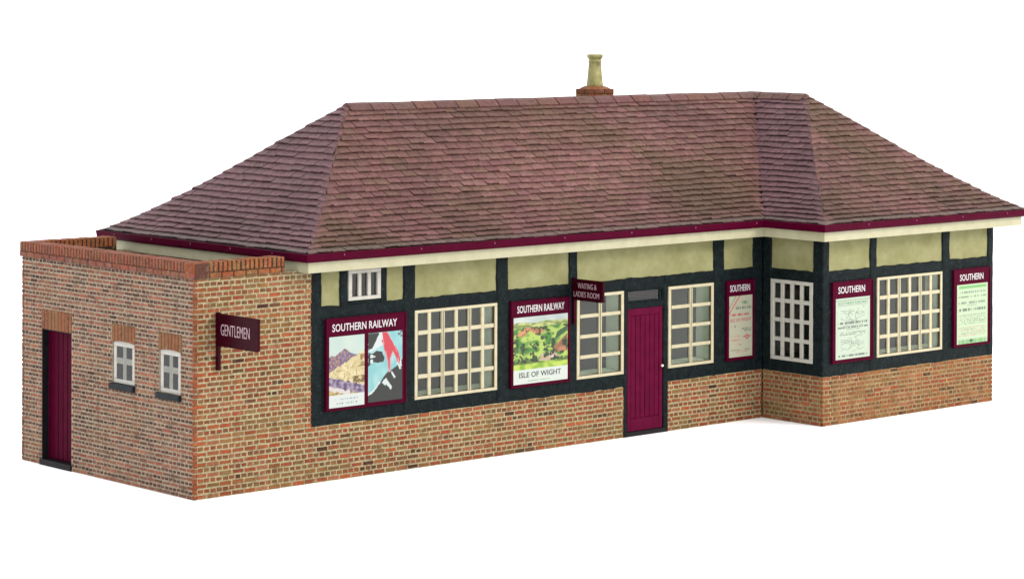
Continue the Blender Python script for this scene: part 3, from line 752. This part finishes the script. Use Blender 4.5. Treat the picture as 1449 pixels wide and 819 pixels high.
for i in range(16):
    a = 6.12 + i*.028
    if i not in (8,): box(lb, FF, a, a + .02, 1.075, 1.088, .0295, .0305)
lb.build('small_print', M['green_ink'], p2)

# --- letter-press notices
def notice(base, rows):
    def f(s, t):
        c = base
        for (t0, s0, s1, h, col, fq, sd) in rows:
            if s0 < s < s1 and abs(t - t0) < h and N(s*fq, sd*1.7, t*7) > -.08: c = col
        return c
    return f
GY = lin(118, 130, 116); DK = lin(74, 82, 74); RD = lin(206, 112, 112); RD2 = lin(190, 96, 96)
def n3(s, t):
    c = lin(206, 206, 178, .88)
    for (t0, s0, s1, h, col, fq) in ((.885, .55, .78, .022, GY, 22), (.80, .28, .95, .022, GY, 26), (.755, .45, .55, .012, RD, 8), (.69, .05, .95, .016, RD2, 30), (.50, .08, .3, .012, GY, 24), (.455, .5, .95, .010, GY, 30), (.425, .65, .95, .008, GY, 30), (.34, .06, .48, .009, RD, 34), (.275, .06, .48, .009, RD, 34), (.20, .4, .55, .010, RD, 18), (.115, .04, .95, .008, GY, 34), (.085, .3, .8, .008, RD, 30)):
        if s0 < s < s1 and abs(t - t0) < h and N(s*fq, t0*31) > -.12: c = col
    if abs((t - .72) - s*.62) < .018 and s < .5: c = RD
    if abs((t - .80) - s*.7) < .010 and s < .3: c = GY
    a, b = s - .77, t - .32                                     # small winged badge
    if abs(a) < .20 and abs(b - .016 + abs(a)*.05) < .007: c = RD2
    if abs(a)/.11 + abs(b)/.048 < 1: c = RD2
    if abs(a)/.05 + abs(b)/.020 < 1: c = lin(222, 214, 190, .88)
    return c
p3 = board(FF, 10.475, 11.125, 1.0, 2.295, 'narrow maroon poster board with cream sheet printed in red, beside the inner corner', 'SOUTHERN', 10.55, 11.02)
sheet('notice', FF, 10.53, 11.075, 1.05, 2.045, .0275, n3, 70, 170, p3)
lettering('lettering', 'ISLE OF WIGHT', FF, 10.55, 11.05, 1.625, 1.68, .0305, M['red_ink'], p3, .004)
lettering('lettering', 'THE', FF, 10.83, 10.97, 1.90, 1.945, .0305, M['green_ink'], p3, .0)
def n4(s, t):
    c = PW
    if abs(t - .965) < .012 or abs(t - .875) < .008 and .05 < s < .95: c = mixc(c, GY, .45)
    for (t0, s0, s1, h, col, fq) in ((.59, .08, .92, .018, DK, 30), (.545, .2, .8, .008, GY, 44), (.515, .06, .94, .013, DK, 34), (.482, .3, .7, .008, GY, 44), (.43, .12, .88, .010, DK, 40), (.40, .1, .9, .007, GY, 44), (.055, .06, .94, .016, DK, 38)):
        if s0 < s < s1 and abs(t - t0) < h and N(s*fq, t0*31) > -.15: c = mixc(c, col, .8)
    for cy_, sd in ((.72, 1), (.25, 2)):                          # little sketch maps
        for k in range(6):
            ph = k*1.7 + sd
            y = cy_ + .03*(k - 2.5) + .05*math.sin(s*5 + ph) + .02*N(s*11, ph)
            if .14 < s < .84 and abs(t - y) < .0045 and N(s*6, ph) > -.12: c = mixc(c, GY, .8)
        for k in range(2):
            x = .42 + .2*k + .05*math.sin(t*22 + sd + k)
            if abs(s - x) < .009 and abs(t - cy_) < .10: c = mixc(c, GY, .75)
    if (abs(s - .05) < .006 or abs(s - .95) < .006) and .1 < t < .86: c = mixc(c, lin(170, 200, 170), .7)
    return c
p4 = board(FB, 11.555, 12.55, .995, 2.305, 'maroon poster board with pale notice and sketch maps, beside the bay outer corner', 'SOUTHERN', 11.69, 12.345)
sheet('notice', FB, 11.63, 12.465, 1.05, 2.035, .0275, n4, 110, 150, p4)
lettering('lettering', 'SOUTHERN RAILWAY', FB, 11.68, 12.42, 1.93, 1.975, .0305, M['green_ink'], p4, .006)
def n5(s, t):
    c = lin(206, 230, 190, .88)
    if abs(t - .955) < .022 and .06 < s < .96: c = lin(130, 196, 116, .9)
    for (t0, s0, s1, h, col, fq) in ((.865, .1, .92, .016, GY, 26), (.79, .05, .95, .016, GY, 26), (.69, .05, .95, .020, GY, 28), (.645, .3, .65, .006, GY, 40), (.575, .06, .95, .022, DK, 26)):
        if s0 < s < s1 and abs(t - t0) < h and N(s*fq, t0*31) > -.12: c = mixc(c, col, .8)
    for k in range(5):
        t0 = .48 - .036*k
        if .06 < s < .94 and abs(t - t0) < .009 and N(s*36, k*5.1) > -.05: c = mixc(c, GY, .75)
    for k in range(5):
        t0 = .275 - .034*k
        if .06 < s < .94 and abs(t - t0) < .009 and N(s*40, k*3.3 + 9) > -.05: c = mixc(c, GY if k % 2 else RD, .6)
    if t < .07 and .05 < s < .96: c = mixc(c, lin(130, 196, 116, .9), .7)
    if t < .075 and N(s*40, 77) > .1: c = mixc(c, DK, .5)
    if abs(s - .46)/.07 + abs(t - .045)/.035 < 1: c = lin(50, 90, 50)
    return c
p5 = board(FB, 14.63, 15.61, 1.0, 2.315, 'maroon poster board with a pale green notice at the far right end of the bay', 'SOUTHERN', 14.79, 15.42)
sheet('notice', FB, 14.715, 15.535, 1.045, 2.05, .0275, n5, 110, 150, p5)
for o in (p1, p2, p3, p4, p5): settle(o)

# ------------------------------------------------------------------ projecting signs
def hanging_sign(x, L, z0, z1, zb, lines, label):
    o = thing('hanging_sign', (x, 0, zb), label, 'sign')
    F = Frame((x, 0, 0), (0, -1, 0), (-1, 0, 0))
    mb = MB(); box(mb, F, .012, L, z0, z1, -.03, .006, .006); b = mb.build('sign_board', M['maroon_dark'], o)
    br = MB(); box(br, F, .002, .052, zb, z1 + .01, -.055, -.005, .006); box(br, F, .052, L - .04, z0 - .012, z0 + .004, -.026, -.004, .003); br.build('bracket', M['maroon_dark'], o)
    for s, a, c, v0, v1 in lines: lettering('lettering', s, F, a, c, v0, v1, .0085, M['pink_white'], o, -.004)
    settle(o); return o
hanging_sign(.345, .985, 2.10, 2.535, 1.75, [('GENTLEMEN', .14, .80, 2.245, 2.40)], 'dark maroon GENTLEMEN sign projecting from the brick wall near the front corner')
hanging_sign(7.045, .70, 2.255, 2.57, 1.87, [('WAITING &', .15, .56, 2.43, 2.515), ('LADIES ROOM', .06, .62, 2.30, 2.385)], 'small dark maroon WAITING & LADIES ROOM sign projecting over a window')

# ------------------------------------------------------------------ light: a white studio with one big softbox to the right of the camera
w = bpy.data.worlds.new('World'); sc.world = w; w.use_nodes = True
bg = w.node_tree.nodes['Background']; bg.inputs[0].default_value = (.975, .965, 1.0, 1); bg.inputs[1].default_value = 2.15
def area(name, loc, tgt, sx, sy, power, col):
    l = bpy.data.lights.new(name, 'AREA'); l.shape = 'RECTANGLE'; l.size = sx; l.size_y = sy; l.energy = power; l.color = col
    o = bpy.data.objects.new(name, l); COL.objects.link(o); o.location = loc
    o.rotation_euler = (Vector(tgt) - Vector(loc)).to_track_quat('-Z', 'Y').to_euler(); return o
area('softbox', (22, -24, 22), (8, 0, 1), 16, 12, 8600, (1, .93, .82))

# ------------------------------------------------------------------ camera (a view camera: level, front shifted down)
cam = bpy.data.cameras.new('Camera'); co = bpy.data.objects.new('Camera', cam); COL.objects.link(co); sc.camera = co
yaw, pitch, roll, f = .7342, -.0094, .0032, 3841.4
fwd = Vector((math.sin(yaw)*math.cos(pitch), math.cos(yaw)*math.cos(pitch), math.sin(pitch)))
rt_ = Vector((math.cos(yaw), -math.sin(yaw), 0)); up = rt_.cross(fwd)
r2 = math.cos(roll)*rt_ + math.sin(roll)*up; u2 = -math.sin(roll)*rt_ + math.cos(roll)*up
from mathutils import Matrix
m = Matrix((( r2.x, u2.x, -fwd.x, -21.4994), (r2.y, u2.y, -fwd.y, -30.3911), (r2.z, u2.z, -fwd.z, 6.8158), (0, 0, 0, 1)))
co.matrix_world = m
cam.sensor_width = 36; cam.lens = 36*f/1449; cam.shift_x = -9.17/1449; cam.shift_y = -370.8/1449
cam.clip_start = .5; cam.clip_end = 3000
sc.view_settings.view_transform = 'Standard'; sc.view_settings.look = 'None'; sc.view_settings.exposure = 0; sc.view_settings.gamma = 1
sc.cycles.max_bounces = 8; sc.cycles.transparent_max_bounces = 12
